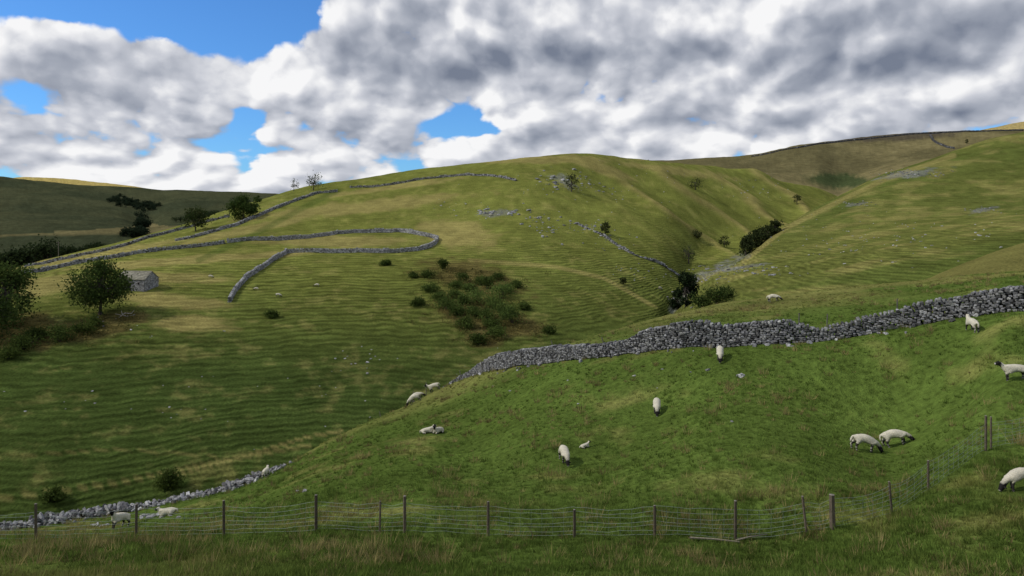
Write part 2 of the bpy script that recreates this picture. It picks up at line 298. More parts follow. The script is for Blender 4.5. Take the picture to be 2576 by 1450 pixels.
# ---------------- stones
def stone_protos(n,fine=True):
    P=[]; 
    k=3 if fine else 2
    g_=np.linspace(-1,1,k); idx={}; V=[];F=[]
    def vid(p):
        p=tuple(np.round(p,4)); 
        if p not in idx: idx[p]=len(V); V.append(p)
        return idx[p]
    for ax in range(3):
        for s in (-1,1):
            for i in range(k-1):
                for j in range(k-1):
                    q=[]
                    for (a,b) in ((i,j),(i+1,j),(i+1,j+1),(i,j+1)):
                        p=[0,0,0]; p[ax]=s; p[(ax+1)%3]=g_[a]; p[(ax+2)%3]=g_[b]; q.append(vid(p))
                    F.append(q if s>0 else q[::-1])
    V=np.array(V,float); F=np.array(F)
    for t in range(n):
        W=V.copy(); 
        if fine: W/= (np.sum(np.abs(W)**5,1)**(1/5.))[:,None]
        W+=R.uniform(-.17,.17,W.shape)*(1 if fine else 1.3); P.append(W*.5)
    return P,F
PF=stone_protos(8,True); PC=stone_protos(8,False)
def place(acc,protos,pos,scl,rot,cols):
    P,F=protos; n=len(pos)
    if n==0: return
    k=R.randint(0,len(P),n); base=np.array(P)[k]*scl[:,None,:]
    cx,sx=np.cos(rot[:,0]),np.sin(rot[:,0]);cy,sy=np.cos(rot[:,1]),np.sin(rot[:,1]);cz,sz=np.cos(rot[:,2]),np.sin(rot[:,2])
    o=np.zeros(n);l=np.ones(n)
    Rx=np.array([[l,o,o],[o,cx,-sx],[o,sx,cx]]).transpose(2,0,1);Ry=np.array([[cy,o,sy],[o,l,o],[-sy,o,cy]]).transpose(2,0,1);Rz=np.array([[cz,-sz,o],[sz,cz,o],[o,o,l]]).transpose(2,0,1)
    Mx=Rz@Ry@Rx; Vv=np.einsum('nij,nvj->nvi',Mx,base)+pos[:,None,:]; nv=base.shape[1]
    FF=(F[None]+(np.arange(n)*nv)[:,None,None]).reshape(-1,4)
    acc.add(Vv.reshape(-1,3),FF,np.repeat(cols,nv,0))
def scol(n,b=.30,sp=.16):
    v=np.clip(b+R.uniform(-sp,sp,n)+ (R.rand(n)<.10)*.12,.04,.5); return np.stack([v,v*.985,v*R.uniform(.92,1.02,n)],1)
def resample(pts,step):
    pts=np.array(pts,float)[:,:2]; 
    s=np.concatenate([[0],np.cumsum(np.hypot(*np.diff(pts,axis=0).T))]); t=np.arange(0,s[-1],step)
    return np.stack([pchip(s,pts[:,0],t),pchip(s,pts[:,1],t)],1),t,s
def wall(name,pts,h,th,sl,sh,fine=True,base=.3,hvar=.15,rubble=0,sp=.16,hp=None):
    acc=Acc()
    dense,td,sk=resample(pts,sl*.5)
    hb=(lambda t:h+0*t) if hp is None else (lambda t:np.interp(t,sk,hp))
    hv=lambda t:hb(t)*(1+hvar*(vn(t/5,t*0,3)-.5)*2+hvar*(vn(t/1.7,t*0,8)-.5))
    nc=int(round((h if hp is None else max(hp))*(1+hvar)/sh))+1
    dirs=np.gradient(dense,axis=0); ang=np.arctan2(dirs[:,1],dirs[:,0])
    for c in range(nc):
        t=np.arange(R.uniform(0,sl),td[-1],sl)
        t=t+R.uniform(-.25,.25,len(t))*sl
        x=np.interp(t,td,dense[:,0]);y=np.interp(t,td,dense[:,1]);a=np.interp(t,td,np.unwrap(ang)); H=hv(t)
        ok=(c*sh)<H; x,y,a,t,H=x[ok],y[ok],a[ok],t[ok],H[ok]
        if not len(x): continue
        top=((c+1)*sh>=H); fr=c*sh/h; half=th/2*(1-.35*fr)
        for sgn in (-1,1):
            n=len(x); off=sgn*(half-sl*.25)+R.uniform(-.03,.03,n)*(1+rubble*6)
            px=x-np.sin(a)*off; py=y+np.cos(a)*off; z=gz(px,py)*.5+gz(x,y)*.5+(c+.45)*sh+R.uniform(-.02,.02,n)
            scl=np.stack([sl*R.uniform(.7,1.3,n),np.full(n,max(sl*.9,th*.5))*R.uniform(.85,1.15,n),sh*R.uniform(.8,1.3,n)],1)
            scl=np.where(top[:,None],scl*np.array([.7,1,1.3]),scl)
            rot=np.stack([R.uniform(-.14,.14,n)*(1+4*rubble),R.uniform(-.16,.16,n)*(1+4*rubble)+top*R.uniform(-.4,.4,n),a+R.uniform(-.15,.15,n)],1)
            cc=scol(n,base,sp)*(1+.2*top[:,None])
            place(acc,PF if fine else PC,np.stack([px,py,z],1),scl,rot,cc)
    if rubble or fine:
        n=int(td[-1]*(3 if not rubble else 34)); t=R.uniform(0,td[-1],n); x=np.interp(t,td,dense[:,0]);y=np.interp(t,td,dense[:,1]);a=np.interp(t,td,np.unwrap(ang))
        off=R.normal(0,th*(.9 if not rubble else .8),n); x=x-np.sin(a)*off;y=y+np.cos(a)*off; s=R.uniform(.1,.32,n)
        z=gz(x,y)+s*.2+ (R.uniform(0,.45,n)*np.exp(-(off/th)**2) if rubble else 0)
        place(acc,PF,np.stack([x,y,z],1),np.stack([s*1.3,s,s*.7],1),R.uniform(-3,3,(n,3)),scol(n,base+.03))
    return acc.ob(name,M_stone)
def W(l,**k): return [hit(a,b,**k) for a,b in l]
wp=[];hp=[]
for a,d,h in [(2760,39.5,1.5),(2576,41,1.5),(2450,43,1.5),(2380,44,1.35),(2300,45,1.2),(2210,46,1.0),(2150,46.5,.95),(2060,47.3,.85),(2020,47.7,1.35),(1980,48,1.65),(1850,50,1.5),(1700,52,1.55),(1620,54,1.45),(1580,55,.9),(1500,57,.85),(1440,59.5,1.0),(1390,62,1.4),(1300,67,1.35),(1240,73,1.2),(1200,79,.95),(1140,84,.7),(1080,88,.7),(1000,92,.7)]:
    wp.append(((a-CX)/F_*d,d));hp.append(h)
wall('dry_stone_wall',wp,1.45,.75,.25,.14,True,.145,.14,sp=.105,hp=hp)
lw=[((a-CX)/F_*d,d) for a,b,d in [(-250,1345,50),(0,1330,52),(150,1305,54),(300,1287,55.5),(450,1258,58),(600,1232,61),(680,1200,67)]]
wall('dry_stone_wall',lw,.50,1.7,.34,.2,True,.15,.5,rubble=1,sp=.10)
wall('dry_stone_wall',W([(577,762),(592,735),(640,690),(720,638),(800,636),(980,637),(1060,629),(1092,617),(1101,606),(1060,593),(1000,584),(900,587),(760,601),(570,613)],dmin=120),1.3,.7,.45,.27,False,.25,.1)
wall('dry_stone_wall',W([(566,614),(440,628),(300,648),(180,668),(50,690)],dmin=150),1.1,.7,.5,.3,False,.20,.15)
wall('dry_stone_wall',W([(60,672),(180,650),(280,628),(440,583),(580,546)],dmin=150),1.0,.7,.6,.3,False,.17,.15)
wall('dry_stone_wall',W([(440,608),(560,578),(640,550),(730,512),(800,488),(850,484)],dmin=150),1.0,.7,.6,.3,False,.19,.15)
wall('dry_stone_wall',W([(880,474),(1000,464),(1100,449),(1200,443),(1300,457)],dmin=200),.8,.6,.6,.3,False,.17,.25)
wall('dry_stone_wall',W([(1410,548),(1500,585),(1600,645),(1710,697)],dmin=180),.4,.8,.6,.3,False,.17,1.1)
for l in [[(1890,395),(2000,374),(2150,354),(2330,337),(2576,329)],[(2340,342),(2355,360),(2400,375)]]:
    wall('dry_stone_wall',W(l,dmin=560),1.2,.8,2.0,.9,False,.07,.1,sp=.03)
def scat(name,lst,base=.30):
    acc=Acc()
    for (px,py,rx,ry,n,s0,s1,dm_) in lst:
        P=np.array([hit(px+R.normal(0,.5)*rx,py+R.normal(0,.5)*ry,dmin=dm_) for _ in range(n)]); s=s0+(s1-s0)*R.uniform(0,1,n)**2
        P[:,2]+=s*.1; place(acc,PF,P,np.stack([s*R.uniform(.9,1.8,n),s,s*R.uniform(.35,.75,n)],1),np.stack([R.uniform(-.3,.3,n),R.uniform(-.3,.3,n),R.uniform(0,6,n)],1),scol(n,base,.12))
    acc.ob(name,M_stone)
scat('limestone_outcrop',[(1415,458,60,22,52,.4,1.8,250),(1490,475,60,18,16,.4,1.0,250)],.27); scat('limestone_outcrop',[(1250,537,70,12,44,.4,1.5,200),(1345,550,40,12,20,.4,1.3,200),(1390,585,70,28,24,.3,1.0,200),(1465,570,80,20,34,.3,.9,200),(1560,610,60,30,16,.3,.8,200)],.27)
scat('limestone_outcrop',[(1850,676,90,9,70,.3,1.0,180),(1760,700,60,14,60,.3,.9,180),(1715,755,30,20,50,.3,.8,170),(1935,690,90,5,24,.3,.8,180)],.19); scat('scree',[(2290,438,120,10,110,.4,.9,300),(2160,514,60,6,30,.3,.7,250),(2470,530,45,8,30,.3,.7,250)],.19)
scat('scattered_stones',[(1500,470,300,60,60,.3,.8,200),(1150,525,100,30,18,.3,.7,200),(2200,600,400,70,120,.25,.6,160),(1600,690,90,30,25,.3,.6,180),(930,900,60,30,14,.3,.5,120),(700,1000,700,130,50,.15,.4,100),(300,800,150,40,12,.2,.5,120),(1900,480,100,60,26,.4,.8,250)])
scat('scattered_stones',[(1862,948,4,2,2,.25,.35,30),(1783,933,3,2,1,.2,.3,30),(1987,873,10,3,3,.2,.3,30),(2180,840,40,8,14,.2,.5,30),(757,1237,20,3,4,.15,.3,30),(1500,950,500,80,14,.1,.2,30),(380,1300,60,5,14,.2,.45,30),(250,1322,30,4,6,.2,.35,30)],.28)
# ---------------- trees and bushes
def leaves(acc,cen,rad,n,size,c0,c1,m=1,flat=.8):
    cen=np.asarray(cen,float); K=len(cen); rad=np.broadcast_to(rad,(K,)); 
    P=cen.repeat(n,0)+R.normal(0,1,(K*n,3))*np.array([1,1,flat])*(rad.repeat(n)*.5)[:,None]
    a=R.normal(0,1,(K*n,3)); a/=np.linalg.norm(a,axis=1)[:,None]; b=np.cross(a,R.normal(0,1,(K*n,3))); b/=np.linalg.norm(b,axis=1)[:,None]
    s=(size*R.uniform(.5,1.2,K*n)*.5)[:,None]; Vv=np.stack([P-a*s-b*s*.7,P+a*s-b*s*.7,P+a*s+b*s*.7,P-a*s+b*s*.7],1).reshape(-1,3)
    t=np.clip(np.repeat(R.uniform(0,1,K),n)*.55+R.uniform(0,.45,K*n),0,1)[:,None]; cc=(np.array(c0)*(1-t)+np.array(c1)*t).repeat(4,0)
    acc.add(Vv,np.arange(len(Vv)).reshape(-1,4),cc,m)
LD0=C(.024,.045,.012); LD1=C(.085,.12,.030); BK=C(.07,.06,.05)
def tree(name,px,py,h,wd,dmin=120,nb=16,nl=150,ls=.4,c0=LD0,c1=LD1,trunk=.3,pos=None,lean=0,bare=False,low=.3):
    p=hit(px,py,dmin=dmin) if pos is None else np.array(pos); p=p-[0,0,.2]; acc=Acc(); rt=h*.032
    t1=p+[lean*h*.15+R.uniform(-.03,.03)*h,0,h*trunk]; t2=p+[lean*h*.3,0,h*.62]
    tube(acc,p,p+[0,0,h*.04],rt*1.5,rt,BK,0,7); tube(acc,p+[0,0,h*.04],t1,rt,rt*.75,BK,0,7); tube(acc,t1,t2,rt*.75,rt*.35,BK,0,6)
    cen=[]
    for i in range(nb):
        a=i*2.4+R.uniform(-.4,.4); el=R.uniform(0,1); rr_=math.sqrt(max(0,1-(2*abs(el-.42))**2*.85))*R.uniform(.55,1.0)
        c=p+[math.cos(a)*wd/2*rr_*.82+lean*h*.3,math.sin(a)*wd/2*rr_*.82,h*(low+(.93-low)*el)]
        cen.append(c); s=t1+(t2-t1)*R.uniform(0,1); mid=(s+c)/2+[0,0,-.04*h+R.uniform(0,.08)*h]
        tube(acc,s,mid,rt*.42,rt*.25,BK,0,5); tube(acc,mid,c,rt*.25,rt*.1,BK,0,4)
        for k in range(7 if bare else 3):
            e=c+R.normal(0,1,3)*wd*.11; tube(acc,mid if k%2 else (mid+c)/2,e,rt*.14,rt*.05,BK,0,4)
            if bare:
                for _ in range(2): tube(acc,(e+c)/2,e+R.normal(0,1,3)*wd*.07,rt*.08,rt*.04,BK,0,3)
    if nl: leaves(acc,cen,wd*.2*R.uniform(.75,1.3,nb),nl,ls,c0,c1)
    return acc.ob(name,[M_bark,M_leaf])
def bush(name,px,py,h,wd,dmin=100,n=7,nl=110,ls=.3,c0=LD0,c1=LD1):
    p=hit(px,py,dmin=dmin); acc=Acc(); cen=[]
    for i in range(n):
        a=R.uniform(0,6.3); r_=R.uniform(0,.40)*wd; c=p+[math.cos(a)*r_,math.sin(a)*r_,h*R.uniform(.2,.75)*(1-.5*(r_/(wd*.5))**2)]; cen.append(c)
        tube(acc,p-[0,0,.1],c,.05,.03,BK,0,4)
    leaves(acc,cen,wd*.3*R.uniform(.6,1.2,n),nl,ls,c0,c1,flat=.7)
    return acc.ob(name,[M_bark,M_leaf])
tree('ash_tree',252,792,12.6,13.8,nb=38,nl=210,ls=.42,trunk=.25,low=.30)
tree('ash_tree',12,815,14,13,nb=26,nl=200,ls=.45,low=.18); tree('ash_tree',-45,860,13,13,nb=22,nl=180,ls=.45,low=.15)
tree('sycamore_tree',612,553,9.8,12.5,dmin=200,nb=26,nl=150,ls=.6,trunk=.15,low=.2)
tree('ash_tree',492,582,9.5,11,dmin=200,nb=20,nl=90,ls=.55,trunk=.25,c1=C(.07,.08,.03))
tree('wind_blown_tree',739,482,6.5,6,dmin=250,nb=9,nl=8,ls=.5,bare=True,trunk=.35); tree('wind_blown_tree',788,480,8.8,9.5,dmin=250,nb=16,nl=14,ls=.55,bare=True,trunk=.3,lean=.3)
tree('hawthorn_tree',648,513,4,4,dmin=250,nb=8,nl=60,ls=.5)
G2=C(.10,.11,.035)
for a,b,h,w_ in [(1438,484,8.2,7.5),(1750,478,7,9),(2005,515,6.5,5),(1523,596,5.2,4.8),(1822,622,5,5),(1752,600,3,6),(2432,362,6,5),(1567,716,2.2,2.2)]:
    tree('hawthorn_tree',a,b,h,w_,dmin=180,nb=12,nl=34,ls=.5,c0=C(.03,.04,.015),c1=G2,low=.25)
tree('hawthorn_tree',1733,664,8,6,dmin=180,nb=12,nl=10,ls=.5,bare=True)
tree('spruce_tree',1726,772,10.5,6.0,dmin=150,nb=24,nl=120,ls=.5,c0=C(.01,.018,.008),c1=C(.03,.045,.018),low=.1); tree('ash_tree',1736,722,5.5,5,dmin=170,nb=10,nl=60,ls=.45,c1=C(.09,.12,.03))
tree('spruce_tree',1705,778,6,5,dmin=150,nb=14,nl=100,ls=.5,c0=C(.01,.018,.008),c1=C(.03,.045,.018),low=.1)
for a,b,h,w_ in [(1765,772,4.5,6),(1800,765,5,7),(1822,752,4,5)]: bush('hazel_bush',a,b,h,w_,dmin=150,n=10,nl=90,ls=.45,c1=C(.09,.115,.03))
for a,b,h,w_ in [(1876,644,7.5,6.5),(1890,634,8,7),(1902,625,8,7),(1916,614,7.5,7),(1932,602,7,7),(1950,590,6,6)]:
    tree('alder_tree',a,b,h,w_,dmin=285,nb=16,nl=80,ls=.6,c0=C(.018,.028,.011),c1=C(.062,.078,.027),low=.1)
for a,b,h,w_,g_ in [(1113,678,3.6,4.2,0),(1075,700,2.6,5,.1),(1085,735,2.4,5.5,.2),(1165,706,2.3,4,.2),(1225,728,4.4,5,.1),(1200,765,4.4,7.6,1.1),(1262,752,4.4,7.6,1.1),(1125,778,3.2,6.5,.4),(1150,795,3.2,4.4,.2),(1222,804,3,5,.4),(1290,814,5.2,7,.6),(1172,828,3.2,4.8,.1),(1250,852,3.2,5.2,.3),(1205,870,3,4.6,0),(1050,770,2.2,4,0),(1300,725,2.4,4,.2),(1250,705,2,4,.1),(1180,735,2.4,5,.3),(1105,755,2.2,5,.4),(1145,750,2.4,5,.3),(1190,795,2.4,5,.4),(1260,790,2.8,5.5,.5),(1320,780,2,4,.2),(1210,715,2.4,5,.3),(1150,725,2.2,5,.2),(1240,775,3,6,.7),(1165,765,2.6,5,.4),(1235,825,2.6,5,.3),(1275,735,2.4,5,.4),(968,668,2.4,3.8,0),(683,800,1.6,3,0),(427,1228,3,3.6,0),(140,1262,2,3,0),(150,862,4,6.5,.3),(215,842,3.6,5,0),(60,880,3.5,6,0),(240,822,3,4,0),(90,860,3,5,0),(1380,838,1.4,3,0),(1040,700,1.4,3,0),(20,905,3,5,0)]:
    bush('gorse_bush',a,b,h,w_,dmin=95,n=14,nl=110,ls=.28,c0=C(.028,.046,.012)*(1+g_),c1=C(.088,.12,.028)*(1+.9*g_))
acc=Acc(); cen=[]
for ex,ey,rx,ry,n in [(1190,702,110,24,90),(1180,780,90,45,150),(1290,825,70,22,60),(1215,855,50,16,30),(60,840,100,35,60),(225,838,90,22,60),(325,803,40,10,16),(1110,690,60,16,30)]:
    for _ in range(n):
        p=hit(ex+R.normal(0,.6)*rx,ey+R.normal(0,.6)*ry,dmin=100); cen.append(p+[0,0,R.uniform(.15,.6)])
leaves(acc,cen,1.5,34,.28,C(.055,.065,.02),C(.19,.15,.05),0,flat=.5); acc.ob('bracken',[M_leaf])
acc=Acc()
def mass(x0,y0,x1,y1,n,hh,dmin,c1=C(.042,.060,.022),ls=1.0,rs=8,sy=.5):
    cen=[]
    for i in range(n):
        t=R.rand(); p=hit(x0+(x1-x0)*t+R.normal(0,rs),y0+(y1-y0)*t+R.normal(0,rs*sy),dmin=dmin); h=hh*R.uniform(.6,1.2)
        tube(acc,p,p+[0,0,h*.5],.3,.2,BK,0,4)
        for k in range(4): cen.append(p+[R.normal(0,h*.18),R.normal(0,h*.18),h*R.uniform(.3,.85)])
    leaves(acc,cen,hh*.42,34,ls,C(.017,.026,.012),c1)
mass(0,676,130,655,44,9,310);mass(100,655,245,640,34,8,400); mass(0,692,60,672,18,8,310); mass(200,642,300,618,14,5,420)
cd1=C(.026,.038,.022)
mass(280,506,395,526,70,7,900,cd1,ls=1.4,rs=7,sy=.7); mass(362,545,358,600,40,7,700,cd1,ls=1.2,rs=7,sy=1); mass(310,596,365,590,34,6,620,cd1,ls=1.2,rs=7)
mass(438,560,550,548,22,7,400,rs=3); mass(520,548,545,545,5,8,400,rs=3)
acc.ob('distant_woodland',[M_bark,M_leaf])
acc=Acc(); p=hit(300,800,dmin=120)
q=[p,p+[1.5,-.3,1.1],p+[2.8,.1,.9],p+[3.6,0,1.8]]
WB=C(.42,.38,.32)
for a,b,r in zip(q[:-1],q[1:],(.16,.12,.08)): tube(acc,a,b,r,r*.75,WB,0,6)
for e in ([-1.0,0,.9],[.4,.2,1.6],[2.4,-.4,.2],[3.4,0,.5]): tube(acc,p+np.array([.8,0,.5]),p+np.array(e),.08,.04,WB,0,5)
acc.ob('fallen_branch',M_wood)
# ---------------- barn
bp_=hit(322,731,dmin=120)
barn=bpy.data.objects.new('stone_barn',None); sc.collection.objects.link(barn); barn.location=bp_; barn.rotation_euler=(0,0,-.16)
def part(acc,name,ms,smooth=False):
    o=acc.ob(name,ms,smooth); o.parent=barn; return o
M_wallstone=mat('barn_rubble',.9,2.2,.3,.6,.05)
def stonewall(acc,x0,x1,y,z0,z1,ax,openings,base):
    sl,sh=.42,.24; z=z0
    while z<z1:
        t=x0
        while t<x1:
            l=sl*R.uniform(.6,1.4); c=t+l/2
            if c<x1 and not any(a<c<b and lo<z+.1<hi for a,b,lo,hi in openings):
                s=np.array([[l*1.02,.16,sh*R.uniform(.95,1.1)]]) ; pp=np.array([[c,y,z+sh/2]]) if ax==0 else np.array([[y,c,z+sh/2]])
                place(acc,PC,pp,s,np.array([[0,0,0 if ax==0 else math.pi/2]]),scol(1,base,.09))
            t+=l
        z+=sh
a=Acc(); Wb=5.6;he=3.0;hr=4.9
x0,x1=-3.2,4.9
GB=C(.25,.24,.22)
dk=C(.02,.02,.02)
V0=np.array([[x0,0,-1.2],[x1,0,-1.2],[x1,Wb,-1.2],[x0,Wb,-1.2],[x0,0,he],[x1,0,he],[x1,Wb,he],[x0,Wb,he]])
a.add(V0,[[0,1,5,4],[1,2,6,5],[2,3,7,6],[3,0,4,7]],GB)
for xx in (x0,x1): a.add([[xx,0,he],[xx,Wb,he],[xx,Wb/2+.1,hr-.12],[xx,Wb/2-.1,hr-.12]],[[0,1,2,3]],GB)
stonewall(a,x0,x1,-.05,-.8,he,0,[(-.2,1.0,-1,2.0),(3.0,3.6,1.5,2.2)],.22)
stonewall(a,0,Wb,x1+.05,-.8,he,1,[],.22); stonewall(a,0,Wb,x0-.05,-.8,he,1,[(2.4,3.2,2.1,2.8)],.36)  # left gable stones paler: its sunlit side is put into the colour
for k in range(7):
    z=he+k*.24; ins=(k*.24)/(hr-he)*Wb/2
    stonewall(a,ins,Wb-ins,x0-.05,z,z+.2,1,[],.36); stonewall(a,ins,Wb-ins,x1+.05,z,z+.2,1,[],.22)
part(a,'walls',M_wallstone)
a=Acc(); RC=C(.24,.225,.17)
for sgn in (0,1):
    ya=-.3 if sgn==0 else Wb+.3; sl_=(hr-he)/(Wb/2); ze=he-.3*sl_+.08
    for r_ in range(9):
        t0=r_/9;t1=(r_+1.12)/9; xs=x0-.2
        while xs<x1+.2:
            wd=R.uniform(.45,.8); xe=min(xs+wd-.02,x1+.25); f=lambda t:(ya+(Wb/2-ya)*t, ze+(hr-ze)*t)
            (yA,zA),(yB,zB)=f(t0),f(min(t1,1.0)); up=.05+R.uniform(0,.02)
            Vq=[[xs,yA,zA+up+.05],[xe,yA,zA+up+.05],[xe,yB,zB+up],[xs,yB,zB+up],[xs,yA,zA-.02],[xe,yA,zA-.02],[xe,yB,zB-.02],[xs,yB,zB-.02]]
            a.add(Vq,[[0,1,2,3],[0,4,5,1],[1,5,6,2],[3,2,6,7],[0,3,7,4],[4,7,6,5]],RC*R.uniform(.75,1.25)); xs+=wd
tube(a,[x0-.25,Wb/2,hr+.06],[x1+.25,Wb/2,hr+.06],.13,.13,RC*.9,0,6)
part(a,'roof',M_roof)
a=Acc(); boxm(a,[.4,-.06,.95],[1.2,.1,2.1],0,dk); boxm(a,[3.3,-.06,1.85],[.6,.1,.7],0,dk); boxm(a,[x0-.06,2.8,2.45],[.1,.8,.7],0,dk); part(a,'dark_openings',M_wood)  # dark boxes in the barn openings, painted for the shade inside
a=Acc(); boxm(a,[.4,-.14,2.1],[1.7,.18,.25],0,C(.35,.33,.3)); boxm(a,[3.3,-.14,2.3],[.9,.16,.2],0,C(.35,.33,.3)); part(a,'lintels',M_stone)
a=Acc()
lx0,lx1=-6.5,x0-.16; V0=[[lx0,-.6,-1.8],[lx1,-.6,-1.8],[lx1,3.6,-1.8],[lx0,3.6,-1.8],[lx0,-.6,1.5],[lx1,-.6,2.0],[lx1,3.6,2.0],[lx0,3.6,1.5]]
a.add(V0,[[0,1,5,4],[1,2,6,5],[2,3,7,6],[3,0,4,7]],C(.38,.36,.33)); stonewall(a,lx0,lx1,-.66,-1.3,1.5,0,[(-5.2,-4.3,-1.2,.7)],.40); stonewall(a,-.6,3.6,lx0-.05,-1.5,1.5,1,[],.40)
boxm(a,[-4.75,-.68,-.3],[.9,.12,2.0],0,C(.03,.028,.025)); part(a,'lean_to',M_wallstone)
a=Acc(); a.add([[lx0-.2,-.9,1.5],[lx1,-.9,2.15],[lx1,3.8,2.15],[lx0-.2,3.8,1.5],[lx0-.2,-.9,1.4],[lx1,-.9,2.05],[lx1,3.8,2.05],[lx0-.2,3.8,1.4]],[[0,1,2,3],[4,5,1,0],[3,2,6,7],[0,3,7,4],[1,5,6,2],[7,6,5,4]],C(.34,.33,.30)); part(a,'lean_to_roof',M_roof)
# ---------------- wire fence
posts=[(-160,1362,1270,.05,0),(90,1357,1265,.055,0),(342,1355,1272,.05,.02),(563,1350,1262,.05,0),(795,1345,1253,.055,0),(955,1337,1258,.035,.02),(1018,1337,1245,.055,0),(1228,1345,1258,.05,0),(1445,1350,1280,.05,0),(1647,1350,1272,.05,0),(1850,1358,1258,.055,0),(2030,1345,1252,.045,-.12),(2095,1330,1243,.10,-.03),(2245,1298,1215,.045,-.1),(2335,1237,1160,.045,0),(2480,1143,1055,.05,0),(2493,1140,1060,.04,0),(2700,1080,990,.05,0)]
acc=Acc(); prev=None
for k,(px,pb,pt,r,ln) in enumerate(posts):
    A=np.array(LN[1],float); d=float(pchip(A[:,0],A[:,2],np.array([px]))[0]); x=(px-CX)/F_*d; z=gz(x,d)[0]; h=(pb-pt)/F_*d
    b=np.array([x,d,z-.15]); t=np.array([x+ln*h,d,z+h]); tube(acc,b,t,r,r*.92,C(.11,.09,.065)*R.uniform(.7,1.3),0,6); tube(acc,t,t+[0,0,.02],r*.92,.01,C(.2,.18,.15),0,6)
    if prev is not None and k!=16:
        pbx,ph=prev
        hs=[.08,.22,.37,.52,.68,.86,1.0]; L=max(2,int(np.hypot(*(b-pbx)[:2])/.35)); G=[]
        for j,hh in enumerate(hs):
            row=[]; sg=R.uniform(.05,.16)
            for s in range(L+1):
                f_=s/L; q=pbx*(1-f_)+b*f_; sag=-sg*math.sin(math.pi*f_)*(hh) + R.normal(0,.014); zz=gz(q[0],q[1])[0]; zl=(pbx[2]*(1-f_)+b[2]*f_)+.15
                row.append(np.array([q[0],q[1],max(zz*.5+zl*.5,zz)+hh+sag]))
            G.append(row)
        WC=C(.25,.29,.25)
        for j,row in enumerate(G):
            for s in range(L): tube(acc,row[s],row[s+1],.005,.005,WC,1,3)
        for s in range(1,L):
            for j in range(len(G)-1): tube(acc,G[j][s],G[j+1][s],.0035,.0035,WC,1,3)
    prev=(b,h)
acc.ob('wire_fence',[M_wood,M_wire])
acc=Acc()
for px,pb,pt,d,ln in [(2257,790,752,49,0),(2080,812,790,52,.1),(2010,812,788,52,0),(1748,832,806,57,0),(1640,850,822,60,-.3),(1517,882,850,63,-.5),(1395,905,857,66,-.6),(1335,905,875,70,.2),(1275,915,885,72,-.4),(1215,938,906,74,-.4),(1160,960,932,76,-.35),(1072,1000,962,80,0),(1040,1010,985,80,0),(957,1055,1038,76,-.4)]:
    x=(px-CX)/F_*d; z=gz(x,d)[0]; top=(HY-pt)/F_*d; h=max(.6,min(top-z,2.6)); tube(acc,[x-ln*.2,d,z-.2],[x+ln*h*.4,d,z+h],.05,.045,C(.13,.12,.10),0,5)
acc.ob('old_fence_posts',M_wood)
acc=Acc(); p=hit(147,646,dmin=300); tube(acc,p,p+[0,0,6.5],.16,.12,C(.2,.17,.14),0,6); tube(acc,p+[-.9,0,6.0],p+[.9,0,6.0],.07,.07,C(.2,.17,.14),0,4); acc.ob('utility_pole',M_wood)
acc=Acc(); 
for (a0,b0,a1,b1,r) in [(1735,1362,1860,1372,.035),(1850,1368,1930,1352,.03)]:
    p=hit(a0,b0,dmin=15,dmax=30);q=hit(a1,b1,dmin=15,dmax=30); mdl=(p+q)/2+[0,.05,.1]; tube(acc,p+[0,0,.1],mdl,r,r*.9,C(.24,.21,.15),0,6); tube(acc,mdl,q+[0,0,.1],r*.9,r*.6,C(.24,.21,.15),0,6)
acc.ob('fallen_stick',M_wood)
